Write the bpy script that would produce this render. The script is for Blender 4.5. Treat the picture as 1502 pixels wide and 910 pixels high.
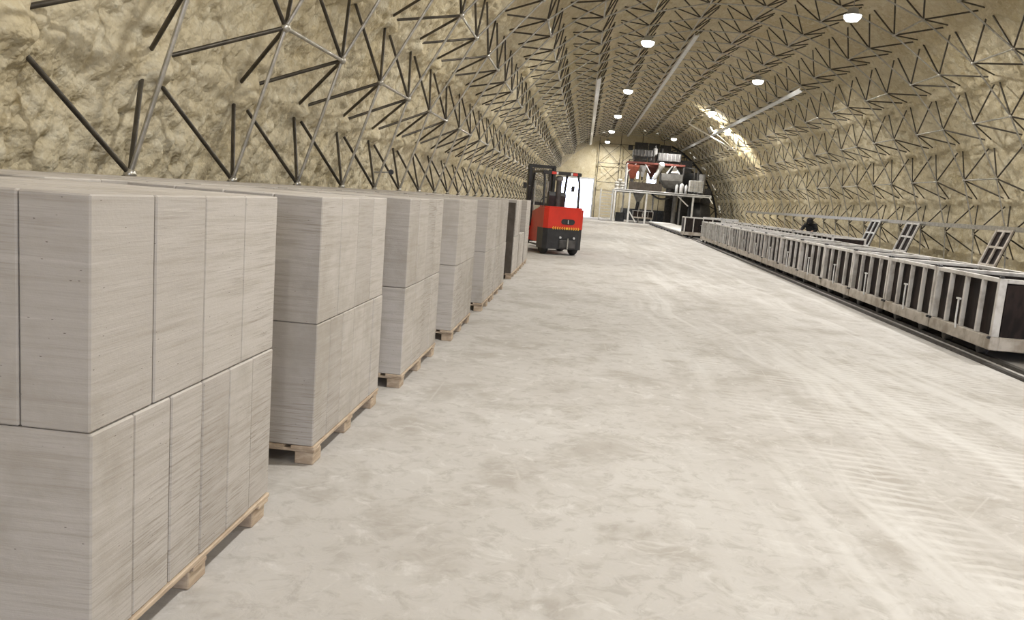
import bpy, math, random
import numpy as np
from mathutils import Vector, Matrix, Euler

random.seed(7)
rng = np.random.default_rng(11)
for o in list(bpy.data.objects):
    bpy.data.objects.remove(o)
scene = bpy.context.scene
COL = scene.collection
R = math.radians

# ------------------------------------------------------------------ camera
CAM_H = 1.475
F_PX, YAW, PITCH, ROLL = 1172.3, R(-4.442), R(8.153), R(4.513)
cy, sy, cp, sp = math.cos(YAW), math.sin(YAW), math.cos(PITCH), math.sin(PITCH)
fwd = Vector((sy * cp, cy * cp, -sp))
rgt0 = Vector((cy, -sy, 0))
up0 = rgt0.cross(fwd)
rgt = rgt0 * math.cos(ROLL) + up0 * math.sin(ROLL)
upv = up0 * math.cos(ROLL) - rgt0 * math.sin(ROLL)
cam_data = bpy.data.cameras.new('camera')
cam_data.sensor_fit = 'HORIZONTAL'
cam_data.sensor_width = 36.0
cam_data.lens = F_PX / 1502 * 36.0
cam_data.clip_end = 600
cam = bpy.data.objects.new('camera', cam_data)
COL.objects.link(cam)
cam.matrix_world = Matrix(((rgt.x, upv.x, -fwd.x, 0), (rgt.y, upv.y, -fwd.y, 0),
                           (rgt.z, upv.z, -fwd.z, CAM_H), (0, 0, 0, 1)))
scene.camera = cam

# ------------------------------------------------------------------ light
vs = scene.view_settings
vs.view_transform = 'Standard'
vs.look = 'None'
vs.gamma = 1.0
vs.use_curve_mapping = False
vs.exposure = -0.30
scene.cycles.max_bounces = 5
scene.cycles.diffuse_bounces = 4
scene.cycles.glossy_bounces = 2
scene.cycles.transmission_bounces = 2
scene.cycles.caustics_reflective = False
scene.cycles.caustics_refractive = False
scene.cycles.use_adaptive_sampling = True
scene.cycles.adaptive_threshold = 0.05
SKY = (0.71, 0.78, 1.0)
SKY_STRENGTH = 9.5
LAMP_POWER = 490.0
LAMP_COLOR = (1.0, 0.97, 0.925)
world = bpy.data.worlds.new('overcast_sky')
scene.world = world
world.use_nodes = True
bg = world.node_tree.nodes['Background']
bg.inputs[0].default_value = (*SKY, 1)
bg.inputs[1].default_value = SKY_STRENGTH

HALL_Y0, HALL_Y1 = -14.0, 78.0
XC, ZC = 4.25, -0.32           # axis of the vault
R_IN, R_OUT, R_FOAM = 8.26, 8.98, 8.86
FAR_GATE = (-2.25, 0.75, 3.55)   # x0, x1, height
REAR_GATE = (0.75, 7.75, 6.0)


def portal(name, loc, sx, sz, rotx):
    l = bpy.data.lights.new(name, 'AREA')
    l.shape = 'RECTANGLE'
    l.size, l.size_y = sx, sz
    l.cycles.is_portal = True
    o = bpy.data.objects.new(name, l)
    o.location = loc
    o.rotation_euler = (rotx, 0, 0)
    COL.objects.link(o)


portal('daylight_portal', ((FAR_GATE[0] + FAR_GATE[1]) / 2, HALL_Y1 + 0.1, FAR_GATE[2] / 2), 3.0, FAR_GATE[2], R(-90))
portal('daylight_portal', ((REAR_GATE[0] + REAR_GATE[1]) / 2, HALL_Y0 - 0.1, REAR_GATE[2] / 2), 7.0, REAR_GATE[2], R(90))


# ------------------------------------------------------------------ materials
class NT:
    def __init__(self, name):
        m = bpy.data.materials.new(name)
        m.use_nodes = True
        self.m, self.t = m, m.node_tree
        self.b = self.t.nodes['Principled BSDF']

    def n(self, typ, **kw):
        nd = self.t.nodes.new(typ)
        for k, v in kw.items():
            setattr(nd, k, v)
        return nd

    def link(self, a, b):
        self.t.links.new(a, b)

    def val(self, x, sock):
        if isinstance(x, (int, float)):
            sock.default_value = x
        elif isinstance(x, tuple):
            sock.default_value = x if len(x) == len(sock.default_value) else (*x, 1)
        else:
            self.link(x, sock)

    def math(self, op, a, b=0.0, c=None, clamp=False):
        nd = self.n('ShaderNodeMath', operation=op)
        nd.use_clamp = clamp
        self.val(a, nd.inputs[0])
        self.val(b, nd.inputs[1])
        if c is not None:
            self.val(c, nd.inputs[2])
        return nd.outputs[0]

    def mix(self, f, a, b, blend='MIX'):
        nd = self.n('ShaderNodeMix', data_type='RGBA', blend_type=blend)
        self.val(f, nd.inputs[0])
        self.val(a, nd.inputs[6])
        self.val(b, nd.inputs[7])
        return nd.outputs[2]

    def noise(self, vec, scale, detail=4, rough=0.55, dist=0.0):
        nd = self.n('ShaderNodeTexNoise')
        nd.inputs['Scale'].default_value = scale
        nd.inputs['Detail'].default_value = detail
        nd.inputs['Roughness'].default_value = rough
        nd.inputs['Distortion'].default_value = dist
        self.link(vec, nd.inputs['Vector'])
        return nd.outputs['Fac']

    def voro(self, vec, scale, feature='F1', smooth=None):
        nd = self.n('ShaderNodeTexVoronoi', feature=feature)
        nd.inputs['Scale'].default_value = scale
        if smooth is not None:
            nd.inputs['Smoothness'].default_value = smooth
        self.link(vec, nd.inputs['Vector'])
        return nd.outputs['Distance']

    def ramp(self, f, lo, hi, a=0.0, b=1.0):
        nd = self.n('ShaderNodeMapRange')
        nd.clamp = True
        nd.interpolation_type = 'SMOOTHSTEP'
        self.val(f, nd.inputs[0])
        for i, v in enumerate((lo, hi, a, b)):
            nd.inputs[1 + i].default_value = v
        return nd.outputs[0]

    def scalev(self, vec, s):
        nd = self.n('ShaderNodeVectorMath', operation='MULTIPLY')
        self.link(vec, nd.inputs[0])
        nd.inputs[1].default_value = s
        return nd.outputs[0]

    def pos(self):
        return self.n('ShaderNodeNewGeometry').outputs['Position']

    def obj(self):
        return self.n('ShaderNodeTexCoord').outputs['Object']

    def bump(self, h, strength=0.5, dist=0.02):
        nd = self.n('ShaderNodeBump')
        nd.inputs['Strength'].default_value = strength
        nd.inputs['Distance'].default_value = dist
        self.link(h, nd.inputs['Height'])
        self.link(nd.outputs[0], self.b.inputs['Normal'])

    def rough(self, v):
        self.val(v, self.b.inputs['Roughness'])

    def color(self, v):
        self.val(v, self.b.inputs['Base Color'])


def simple(name, c1, c2=None, rough=0.6, metal=0.0, scale=6.0, stretch=(1, 1, 1), bump=0.0, lo=0.35, hi=0.65, spec=None):
    k = NT(name)
    k.b.inputs['Metallic'].default_value = metal
    k.rough(rough)
    if spec is not None:
        k.b.inputs['Specular IOR Level'].default_value = spec
    if c2 is None:
        c2 = tuple(x * 0.75 for x in c1)
    v = k.scalev(k.pos(), stretch)
    f = k.noise(v, scale, 5, 0.6)
    k.color(k.mix(k.ramp(f, lo, hi), c1, c2))
    if bump:
        k.bump(k.noise(v, scale * 6, 3), bump, 0.004)
    return k.m


def emissive(name, color, strength):
    k = NT(name)
    k.color(color)
    k.b.inputs['Emission Color'].default_value = (*color, 1)
    k.b.inputs['Emission Strength'].default_value = strength
    return k.m


def foam_material():
    k = NT('sprayed_foam')
    p = k.pos()
    big = k.noise(p, 0.55, 4, 0.6)
    mid = k.noise(p, 3.2, 5, 0.65)
    c = k.mix(k.ramp(big, 0.35, 0.68), (0.665, 0.59, 0.42), (0.575, 0.49, 0.31))
    c = k.mix(k.ramp(mid, 0.48, 0.72), c, (0.72, 0.665, 0.51))
    c = k.mix(k.ramp(k.noise(p, 1.5, 6, 0.7), 0.56, 0.74), c, (0.46, 0.37, 0.205))
    c = k.mix(k.math('MULTIPLY', k.ramp(k.noise(p, 11.0, 3, 0.65), 0.50, 0.70), 0.55), c, (0.76, 0.71, 0.56))
    c = k.mix(k.math('MULTIPLY', k.ramp(k.noise(p, 6.0, 4, 0.7), 0.47, 0.33), 0.5), c, (0.44, 0.365, 0.22))
    k.color(c)
    k.rough(0.75)
    k.b.inputs['Specular IOR Level'].default_value = 0.25
    w = k.noise(p, 9, 3, 0.6)
    wv = k.n('ShaderNodeVectorMath', operation='MULTIPLY_ADD')
    k.link(w, wv.inputs[0])
    wv.inputs[1].default_value = (0.07, 0.05, 0.06)
    k.link(p, wv.inputs[2])
    v2 = k.math('ADD', k.voro(wv.outputs[0], 22.0), k.math('MULTIPLY', k.voro(wv.outputs[0], 9.5), 0.6))
    h = k.math('ADD', k.math('MULTIPLY', v2, -0.5), k.math('MULTIPLY', k.noise(p, 30, 2), 0.4))
    k.bump(h, 0.6, 0.035)
    return k.m


def floor_material():
    k = NT('dusty_concrete_floor')
    p = k.pos()
    sep = k.n('ShaderNodeSeparateXYZ')
    k.link(p, sep.inputs[0])
    X, Y = sep.outputs[0], sep.outputs[1]
    n1 = k.noise(p, 0.35, 5, 0.6)
    n2 = k.noise(p, 1.7, 5, 0.66, 0.4)
    n3 = k.noise(p, 9.0, 4, 0.7, 0.6)
    c = k.mix(k.ramp(n1, 0.36, 0.64), (0.43, 0.408, 0.380), (0.49, 0.472, 0.447))
    c = k.mix(k.math('MULTIPLY', k.ramp(n2, 0.48, 0.66), 0.75), c, (0.345, 0.32, 0.285))
    c = k.mix(k.math('MULTIPLY', k.ramp(n3, 0.48, 0.68), 0.60), c, (0.33, 0.308, 0.278))
    c = k.mix(k.math('MULTIPLY', k.ramp(k.noise(p, 4.2, 5, 0.7, 1.2), 0.53, 0.70), 0.55), c, (0.585, 0.572, 0.548))
    # long wheel streaks along the aisle
    wob = k.math('MULTIPLY', k.math('SUBTRACT', k.noise(p, 0.25, 2), 0.5), 0.9)
    lane = k.math('ADD', k.math('ADD', X, k.math('MULTIPLY', Y, 0.055)), wob)
    cb = k.n('ShaderNodeCombineXYZ')
    k.link(lane, cb.inputs[0])
    k.link(k.math('MULTIPLY', Y, 0.06), cb.inputs[1])
    st = k.noise(cb.outputs[0], 3.4, 4, 0.6)
    right = k.ramp(X, 0.2, 1.6)
    c = k.mix(k.math('MULTIPLY', k.math('MULTIPLY', k.ramp(st, 0.50, 0.66), right), 0.55), c, (0.60, 0.587, 0.562))
    c = k.mix(k.math('MULTIPLY', k.math('MULTIPLY', k.ramp(st, 0.46, 0.34), right), 0.45), c, (0.345, 0.32, 0.285))
    # tyre tread imprints in the dust
    rip = k.math('SINE', k.math('ADD', k.math('MULTIPLY', Y, 58.0), k.math('ADD', k.math('MULTIPLY', X, 9.0), k.math('MULTIPLY', k.noise(p, 3.0, 3), 9.0))))
    lanes = k.ramp(k.noise(cb.outputs[0], 1.6, 1, 0.3), 0.42, 0.56)
    tm = k.math('MULTIPLY', k.math('MULTIPLY', lanes, k.ramp(k.noise(p, 0.9, 3), 0.38, 0.58)), k.ramp(X, 0.5, 1.2))
    c = k.mix(k.math('MULTIPLY', k.math('MULTIPLY', k.ramp(rip, -0.2, 0.9), tm), 0.45), c, (0.62, 0.607, 0.582))
    # darker grime by the track
    c = k.mix(k.math('MULTIPLY', k.ramp(k.math('SUBTRACT', X, k.math('MULTIPLY', Y, 0.0275)), 4.45, 4.75), 0.5), c, (0.30, 0.285, 0.26))
    # pale pits and hairline cracks
    cr = k.voro(k.scalev(p, (1, 0.8, 1)), 1.1, 'DISTANCE_TO_EDGE')
    c = k.mix(k.math('MULTIPLY', k.math('MULTIPLY', k.ramp(cr, 0.009, 0.0), k.ramp(n2, 0.52, 0.62)), 0.18), c, (0.7, 0.68, 0.65))
    k.color(c)
    k.rough(k.ramp(n2, 0.3, 0.7, 0.72, 0.9))
    k.b.inputs['Specular IOR Level'].default_value = 0.3
    h = k.math('ADD', k.math('MULTIPLY', n3, 0.5), k.math('MULTIPLY', n2, 0.8))
    h = k.math('ADD', h, k.math('MULTIPLY', k.math('MULTIPLY', rip, tm), 0.10))
    k.bump(h, 0.55, 0.02)
    return k.m


def block_material():
    k = NT('aerated_concrete')
    p = k.pos()
    info = k.n('ShaderNodeObjectInfo').outputs['Random']
    off = k.n('ShaderNodeVectorMath', operation='ADD')
    k.link(p, off.inputs[0])
    cb = k.n('ShaderNodeCombineXYZ')
    k.link(k.math('MULTIPLY', info, 0.02), cb.inputs[2])
    k.link(cb.outputs[0], off.inputs[1])
    q = off.outputs[0]
    base = k.mix(info, (0.425, 0.395, 0.362), (0.50, 0.468, 0.432))
    s1 = k.noise(k.scalev(q, (0.7, 0.7, 17)), 2.2, 5, 0.68)
    s2 = k.noise(k.scalev(q, (2.0, 2.0, 70)), 2.0, 4, 0.65)
    patch = k.math('MULTIPLY', k.ramp(k.noise(q, 1.6, 3), 0.36, 0.60), k.ramp(k.noise(p, 0.9, 2), 0.42, 0.62, 0.35, 1.0))
    c = k.mix(k.math('MULTIPLY', k.ramp(s1, 0.46, 0.68), 0.50), base, (0.335, 0.30, 0.255))
    c = k.mix(k.math('MULTIPLY', k.math('MULTIPLY', k.ramp(s2, 0.47, 0.66), patch), 0.8), c, (0.25, 0.22, 0.18))
    c = k.mix(k.math('MULTIPLY', k.ramp(k.noise(q, 1.4, 5, 0.7), 0.48, 0.68), 0.6), c, (0.33, 0.30, 0.255))
    c = k.mix(k.math('MULTIPLY', k.ramp(s1, 0.44, 0.28), 0.45), c, (0.56, 0.53, 0.495))
    pits = k.ramp(k.voro(k.scalev(q, (1, 1, 3.2)), 16.0), 0.075, 0.045)
    pits = k.math('MULTIPLY', pits, k.ramp(k.noise(q, 5.0, 2), 0.42, 0.52))
    c = k.mix(k.math('MULTIPLY', pits, 0.85), c, (0.12, 0.10, 0.085))
    k.color(c)
    k.rough(0.9)
    k.b.inputs['Specular IOR Level'].default_value = 0.2
    h = k.math('ADD', k.math('MULTIPLY', k.noise(q, 55, 5, 0.7), 0.5), k.math('MULTIPLY', s2, 0.5))
    h = k.math('SUBTRACT', h, k.math('MULTIPLY', pits, 0.8))
    k.bump(h, 0.5, 0.006)
    return k.m


M = {}
M['foam'] = foam_material()
M['floor'] = floor_material()
M['block'] = block_material()
M['ground'] = simple('outdoor_gravel', (0.45, 0.43, 0.40), (0.36, 0.34, 0.31), 0.9, scale=2)
M['steel_dark'] = simple('dark_steel_brace', (0.060, 0.052, 0.042), (0.10, 0.088, 0.070), 0.42, 0.55, scale=5)
M['galv'] = simple('galvanised_steel', (0.56, 0.54, 0.49), (0.40, 0.385, 0.345), 0.30, 0.75, scale=8)
M['galv_bright'] = simple('bright_galvanised_tray', (0.86, 0.87, 0.87), (0.72, 0.73, 0.73), 0.30, 0.25, scale=4)  # whitened, less metallic base colour stands in for the sheen on the trays
M['wood'] = simple('raw_pallet_pine', (0.52, 0.42, 0.31), (0.38, 0.29, 0.205), 0.8, scale=5, stretch=(3, 1, 8), bump=0.3)
M['wood_dark'] = simple('brown_fibreboard', (0.10, 0.082, 0.066), (0.065, 0.052, 0.04), 0.85, scale=4)
M['cart'] = simple('dusty_painted_steel', (0.62, 0.605, 0.585), (0.42, 0.395, 0.37), 0.6, 0.1, scale=5, lo=0.42, hi=0.7, bump=0.2)
M['cart_base'] = simple('dusty_steel_channel', (0.50, 0.46, 0.41), (0.30, 0.26, 0.21), 0.65, 0.1, scale=4, lo=0.4, hi=0.66, bump=0.2)
M['cart_panel'] = simple('dark_film_faced_board', (0.012, 0.009, 0.009), (0.030, 0.021, 0.019), 0.6, scale=3.5, stretch=(3, 3, 1), spec=0.15)
M['black'] = simple('black_paint', (0.018, 0.018, 0.02), (0.03, 0.03, 0.032), 0.45)
M['rubber'] = simple('tyre_rubber', (0.022, 0.022, 0.022), (0.05, 0.047, 0.043), 0.85)
M['red'] = simple('red_truck_paint', (0.62, 0.035, 0.018), (0.50, 0.028, 0.016), 0.35, scale=2)
M['yellow'] = simple('yellow_decal', (0.85, 0.55, 0.05), (0.75, 0.48, 0.05), 0.5)
M['white'] = simple('white_paint', (0.80, 0.80, 0.79), (0.66, 0.66, 0.65), 0.45, scale=3)
M['grey_paint'] = simple('light_grey_paint', (0.62, 0.63, 0.63), (0.48, 0.48, 0.48), 0.45, scale=3)
M['plastic_grey'] = simple('dusty_grey_plastic', (0.21, 0.205, 0.195), (0.14, 0.135, 0.125), 0.7, scale=3)  # tone darkened to paint in the shadow over the plant
M['dark_grey'] = simple('dark_grey_metal', (0.085, 0.08, 0.078), (0.05, 0.048, 0.046), 0.6, 0.2)
M['brown_red'] = simple('rust_red_paint', (0.17, 0.045, 0.032), (0.11, 0.03, 0.023), 0.55, scale=3)
M['orange'] = simple('orange_plastic', (0.34, 0.09, 0.05), (0.25, 0.065, 0.04), 0.55)
M['sack'] = simple('white_woven_sack', (0.70, 0.68, 0.64), (0.55, 0.53, 0.49), 0.85, scale=6, bump=0.4)
M['cloth_black'] = simple('black_cloth', (0.012, 0.012, 0.014), (0.03, 0.03, 0.033), 0.95, scale=12)
M['skin'] = simple('skin', (0.42, 0.25, 0.18), (0.36, 0.21, 0.15), 0.6)
M['plinth'] = simple('dark_plinth_sheet', (0.055, 0.058, 0.066), (0.035, 0.037, 0.042), 0.6)
M['rail'] = simple('worn_rail_steel', (0.10, 0.095, 0.088), (0.06, 0.055, 0.05), 0.5, 0.5)
M['tail'] = simple('red_lens', (0.70, 0.08, 0.06), (0.6, 0.06, 0.05), 0.3)
M['lamp'] = emissive('lamp_diffuser', (1.0, 0.97, 0.9), 14.0)
M['flood'] = emissive('floodlight_lens', (1.0, 0.95, 0.84), 30.0)
M['screen_glass'] = simple('window_frame_paint', (0.75, 0.76, 0.77), (0.65, 0.66, 0.67), 0.4)


# ------------------------------------------------------------------ mesh helpers
class MB:
    def __init__(self):
        self.v, self.f, self.s = [], [], []

    def add(self, vs_, fs, smooth=False):
        b = len(self.v)
        self.v += [tuple(p) for p in vs_]
        for f in fs:
            self.f.append(tuple(i + b for i in f))
            self.s.append(smooth)
        return self

    def box(self, c, s, rot=None, ch=0.0):
        hx, hy, hz = s[0] / 2, s[1] / 2, s[2] / 2
        c = Vector(c)
        Rm = Euler(rot).to_matrix() if rot else None
        if ch <= 0:
            vs_ = [Vector((x * hx, y * hy, z * hz)) for z in (-1, 1) for y in (-1, 1) for x in (-1, 1)]
            fs = [(0, 2, 3, 1), (4, 5, 7, 6), (0, 1, 5, 4), (2, 6, 7, 3), (0, 4, 6, 2), (1, 3, 7, 5)]
        else:
            vs_, idx = [], {}
            h = (hx, hy, hz)
            for sx_ in (-1, 1):
                for sy_ in (-1, 1):
                    for sz_ in (-1, 1):
                        sg = (sx_, sy_, sz_)
                        for a in range(3):
                            p = [sg[i] * (h[i] - (0 if i == a else ch)) for i in range(3)]
                            idx[(sg, a)] = len(vs_)
                            vs_.append(Vector(p))
            fs = []

            def orient(f):
                ps = [vs_[i] for i in f]
                n = (ps[1] - ps[0]).cross(ps[2] - ps[0])
                ctr = sum(ps, Vector()) / len(ps)
                return f if n.dot(ctr) > 0 else tuple(reversed(f))
            for a in range(3):
                b_, c_ = (a + 1) % 3, (a + 2) % 3
                for s1 in (-1, 1):
                    q = []
                    for s2, s3 in ((-1, -1), (1, -1), (1, 1), (-1, 1)):
                        sg = [0, 0, 0]
                        sg[a], sg[b_], sg[c_] = s1, s2, s3
                        q.append(idx[(tuple(sg), a)])
                    fs.append(orient(tuple(q)))
                for s2 in (-1, 1):
                    for s3 in (-1, 1):
                        sg0, sg1 = [0, 0, 0], [0, 0, 0]
                        sg0[a], sg0[b_], sg0[c_] = -1, s2, s3
                        sg1[a], sg1[b_], sg1[c_] = 1, s2, s3
                        fs.append(orient((idx[(tuple(sg0), b_)], idx[(tuple(sg1), b_)], idx[(tuple(sg1), c_)], idx[(tuple(sg0), c_)])))
            for sx_ in (-1, 1):
                for sy_ in (-1, 1):
                    for sz_ in (-1, 1):
                        sg = (sx_, sy_, sz_)
                        fs.append(orient((idx[(sg, 0)], idx[(sg, 1)], idx[(sg, 2)])))
        if Rm:
            vs_ = [Rm @ p for p in vs_]
        return self.add([p + c for p in vs_], fs)

    def tube(self, p0, p1, r, n=8, r1=None, caps=True):
        p0, p1 = Vector(p0), Vector(p1)
        r1 = r if r1 is None else r1
        d = (p1 - p0).normalized()
        a = d.orthogonal().normalized()
        b = d.cross(a)
        vs_ = []
        for p, rr in ((p0, r), (p1, r1)):
            for i in range(n):
                t = 2 * math.pi * i / n
                vs_.append(p + a * (rr * math.cos(t)) + b * (rr * math.sin(t)))
        self.add(vs_, [(i, (i + 1) % n, n + (i + 1) % n, n + i) for i in range(n)], True)
        if caps:
            self.add(vs_, [tuple(range(n - 1, -1, -1)), tuple(range(n, 2 * n))])
        return self

    def path(self, pts, r, n=8):
        pts = [Vector(p) for p in pts]
        vs_, fs = [], []
        prev = None
        for i, p in enumerate(pts):
            t = (pts[min(i + 1, len(pts) - 1)] - pts[max(i - 1, 0)]).normalized()
            a = (prev - t * prev.dot(t)).normalized() if prev else t.orthogonal().normalized()
            prev = a
            b = t.cross(a)
            for j in range(n):
                th = 2 * math.pi * j / n
                vs_.append(p + a * (r * math.cos(th)) + b * (r * math.sin(th)))
        for i in range(len(pts) - 1):
            for j in range(n):
                fs.append((i * n + j, i * n + (j + 1) % n, (i + 1) * n + (j + 1) % n, (i + 1) * n + j))
        self.add(vs_, fs, True)
        self.add(vs_[:n], [tuple(range(n - 1, -1, -1))])
        self.add(vs_[-n:], [tuple(range(n))])
        return self

    def lathe(self, prof, c=(0, 0, 0), n=20, axis='Z', smooth=True):
        c = Vector(c)
        vs_ = []
        for r, h in prof:
            for i in range(n):
                t = 2 * math.pi * i / n
                x, y = r * math.cos(t), r * math.sin(t)
                p = {'Z': (x, y, h), 'X': (h, x, y), 'Y': (y, h, x)}[axis]
                vs_.append(c + Vector(p))
        fs = []
        for k in range(len(prof) - 1):
            for i in range(n):
                fs.append((k * n + i, k * n + (i + 1) % n, (k + 1) * n + (i + 1) % n, (k + 1) * n + i))
        self.add(vs_, fs, smooth)
        self.add(vs_[:n], [tuple(range(n - 1, -1, -1))])
        self.add(vs_[-n:], [tuple(range(n))])
        return self

    def frustum(self, c, s0, s1, h):
        """rectangular hopper: size s0 at z=c.z, size s1 at z=c.z+h"""
        x, y, z = c
        vs_ = []
        for (sx_, sy_), zz in ((s0, z), (s1, z + h)):
            vs_ += [(x - sx_ / 2, y - sy_ / 2, zz), (x + sx_ / 2, y - sy_ / 2, zz), (x + sx_ / 2, y + sy_ / 2, zz), (x - sx_ / 2, y + sy_ / 2, zz)]
        return self.add(vs_, [(3, 2, 1, 0), (4, 5, 6, 7), (0, 1, 5, 4), (1, 2, 6, 5), (2, 3, 7, 6), (3, 0, 4, 7)])

    def prism(self, pts, y0, y1, axis='Y', smooth=False):
        """closed outline (u,v) extruded along an axis"""
        n = len(pts)
        vs_ = []
        for d in (y0, y1):
            for u, w in pts:
                vs_.append({'Y': (u, d, w), 'X': (d, u, w), 'Z': (u, w, d)}[axis])
        self.add(vs_, [(i, (i + 1) % n, n + (i + 1) % n, n + i) for i in range(n)], smooth)
        self.add(vs_, [tuple(range(n - 1, -1, -1)), tuple(range(n, 2 * n))])
        return self

    def mesh(self, name, mat):
        me = bpy.data.meshes.new(name)
        me.from_pydata(self.v, [], self.f)
        me.polygons.foreach_set('use_smooth', self.s)
        if mat:
            me.materials.append(mat)
        me.update()
        import bmesh
        bm = bmesh.new()
        bm.from_mesh(me)
        bmesh.ops.recalc_face_normals(bm, faces=bm.faces)
        bm.to_mesh(me)
        bm.free()
        return me

    def build(self, name, mat, parent=None, loc=(0, 0, 0), rot=(0, 0, 0)):
        return place(name, self.mesh(name, mat), parent, loc, rot)


def place(name, me, parent=None, loc=(0, 0, 0), rot=(0, 0, 0)):
    o = bpy.data.objects.new(name, me)
    COL.objects.link(o)
    o.location = loc
    o.rotation_euler = rot
    if parent:
        o.parent = parent
    return o


def empty(name, loc=(0, 0, 0), rz=0.0):
    o = bpy.data.objects.new(name, None)
    o.empty_display_size = 0.2
    COL.objects.link(o)
    o.location = loc
    o.rotation_euler = (0, 0, rz)
    return o


def tag(o, label=None, cat=None, group=None, kind=None):
    if label:
        o['label'] = label
    if cat:
        o['category'] = cat
    if group:
        o['group'] = group
    if kind:
        o['kind'] = kind
    return o


def copy_tree(o, parent=None):
    c = o.copy()
    COL.objects.link(c)
    c.parent = parent
    for ch in list(o.children):
        copy_tree(ch, c)
    return c


ORD = ['first', 'second', 'third', 'fourth', 'fifth', 'sixth', 'seventh', 'eighth', 'ninth', 'tenth', 'eleventh',
       'twelfth', 'thirteenth', 'fourteenth', 'fifteenth', 'sixteenth']


def vault(ang, y, r):
    a = R(ang)
    return Vector((XC + r * math.sin(a), y, ZC + r * math.cos(a)))


# ------------------------------------------------------------------ foam shell
def hash2(i, j, k=0):
    h = (i.astype(np.int64) * 374761393 + j.astype(np.int64) * 668265263 + k * 1442695041) & 0x7fffffff
    h = ((h ^ (h >> 13)) * 1274126177) & 0x7fffffff
    h = h ^ (h >> 16)
    return (h & 0xffff) / 65535.0


def vnoise(u, v, seed=0):
    i, j = np.floor(u), np.floor(v)
    fu, fv = u - i, v - j
    fu = fu * fu * (3 - 2 * fu)
    fv = fv * fv * (3 - 2 * fv)
    a, b = hash2(i, j, seed), hash2(i + 1, j, seed)
    c, d = hash2(i, j + 1, seed), hash2(i + 1, j + 1, seed)
    return (a * (1 - fu) + b * fu) * (1 - fv) + (c * (1 - fu) + d * fu) * fv


def domes(u, v, seed=0):
    """rounded popcorn lumps from jittered cells"""
    i, j = np.floor(u), np.floor(v)
    best = np.zeros_like(u)
    for di in (-1, 0, 1):
        for dj in (-1, 0, 1):
            a, b = i + di, j + dj
            px = a + 0.15 + 0.7 * hash2(a, b, seed)
            py = b + 0.15 + 0.7 * hash2(a, b, seed + 1)
            rr = 0.55 + 0.45 * hash2(a, b, seed + 2)
            d2 = ((u - px) ** 2 + (v - py) ** 2) / rr ** 2
            best = np.maximum(best, rr * np.sqrt(np.maximum(0, 1 - d2)))
    return best


def foam_height(s, y):
    wu = s + 0.035 * (vnoise(s * 7, y * 7, 3) - 0.5) + 0.12 * (vnoise(s * 1.7, y * 1.7, 4) - 0.5)
    wv = y + 0.035 * (vnoise(s * 7, y * 7, 5) - 0.5) + 0.12 * (vnoise(s * 1.7, y * 1.7, 6) - 0.5)
    h = 0.10 * (vnoise(s * 0.8, y * 0.8, 7) - 0.5) - 0.105
    h = h + 0.075 * domes(wu / 0.40, wv / 0.33, 10) + 0.085 * domes(wu / 0.19, wv / 0.16, 20) * (0.35 + 1.1 * vnoise(s * 2.3, y * 2.3, 9))
    h = h + 0.070 * domes(wu / 0.11, wv / 0.09, 30) * (0.5 + vnoise(s * 3.1, y * 3.1, 12))
    da = R_FOAM * R(12)
    ds = s - np.round(s / da) * da
    dy = (y - 1.54) - np.round((y - 1.54) / 2) * 2
    h = h + 0.15 * np.exp(-(ds ** 2 + dy ** 2) / 0.17 ** 2)
    h = h + 0.035 * np.exp(-(ds / 0.13) ** 2) * (0.3 + vnoise(s * 3, y * 3, 8))
    return h


ys = [HALL_Y0]
while ys[-1] < HALL_Y1 - 0.01:
    y = ys[-1]
    if y < 4.5:
        st = 0.5
    elif y < 13:
        st = 0.034
    else:
        st = min(0.13, 0.034 + (y - 13) * 0.0045)
    ys.append(min(y + st, HALL_Y1))
ys = np.array(ys)


def shell(name, a0, a1, ds, label):
    n = max(2, int(round(R_FOAM * R(a1 - a0) / ds)))
    ang = np.radians(np.linspace(a0, a1, n + 1))
    A, Y = np.meshgrid(ang, ys, indexing='ij')
    S = A * R_FOAM
    rad = R_FOAM + 0.08 - foam_height(S, Y)
    P = np.stack([XC + rad * np.sin(A), Y, ZC + rad * np.cos(A)], -1).reshape(-1, 3)
    m = len(ys)
    i = np.arange(n)[:, None] * m + np.arange(m - 1)[None, :]
    F = np.stack([i, i + 1, i + m + 1, i + m], -1).reshape(-1, 4)
    me = bpy.data.meshes.new(name)
    me.vertices.add(len(P))
    me.vertices.foreach_set('co', P.ravel().astype(np.float32))
    me.loops.add(F.size)
    me.loops.foreach_set('vertex_index', F.ravel().astype(np.int32))
    me.polygons.add(len(F))
    me.polygons.foreach_set('loop_start', (np.arange(len(F)) * 4).astype(np.int32))
    me.polygons.foreach_set('use_smooth', np.ones(len(F), dtype=bool))
    me.update(calc_edges=True)
    me.validate()
    me.materials.append(M['foam'])
    return tag(place(name, me), label, None, kind='structure')


shell('wall_left', -92, -46, 0.034, 'yellow beige sprayed foam lower wall of the vault behind the block stacks')
shell('ceiling', -46, 62, 0.060, 'yellow beige sprayed foam vaulted ceiling of the long hall')
shell('wall_right', 62, 92, 0.060, 'yellow beige sprayed foam wall of the vault behind the mould carts')


def quad_sheet(name, x0, x1, y0, y1, z, mat, label):
    mb = MB().add([(x0, y0, z), (x1, y0, z), (x1, y1, z), (x0, y1, z)], [(0, 1, 2, 3)])
    return tag(mb.build(name, mat), label, kind='structure')


quad_sheet('floor', XC - 9.2, XC + 9.2, HALL_Y0, HALL_Y1, 0.0, M['floor'], 'dusty pale concrete floor of the hall with tyre marks')
for y0, y1 in ((-90, HALL_Y0), (HALL_Y1, 190)):
    quad_sheet('ground_outside', -90, 100, y0, y1, -0.03, M['ground'], 'pale gravel yard outside the hall gate')


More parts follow.
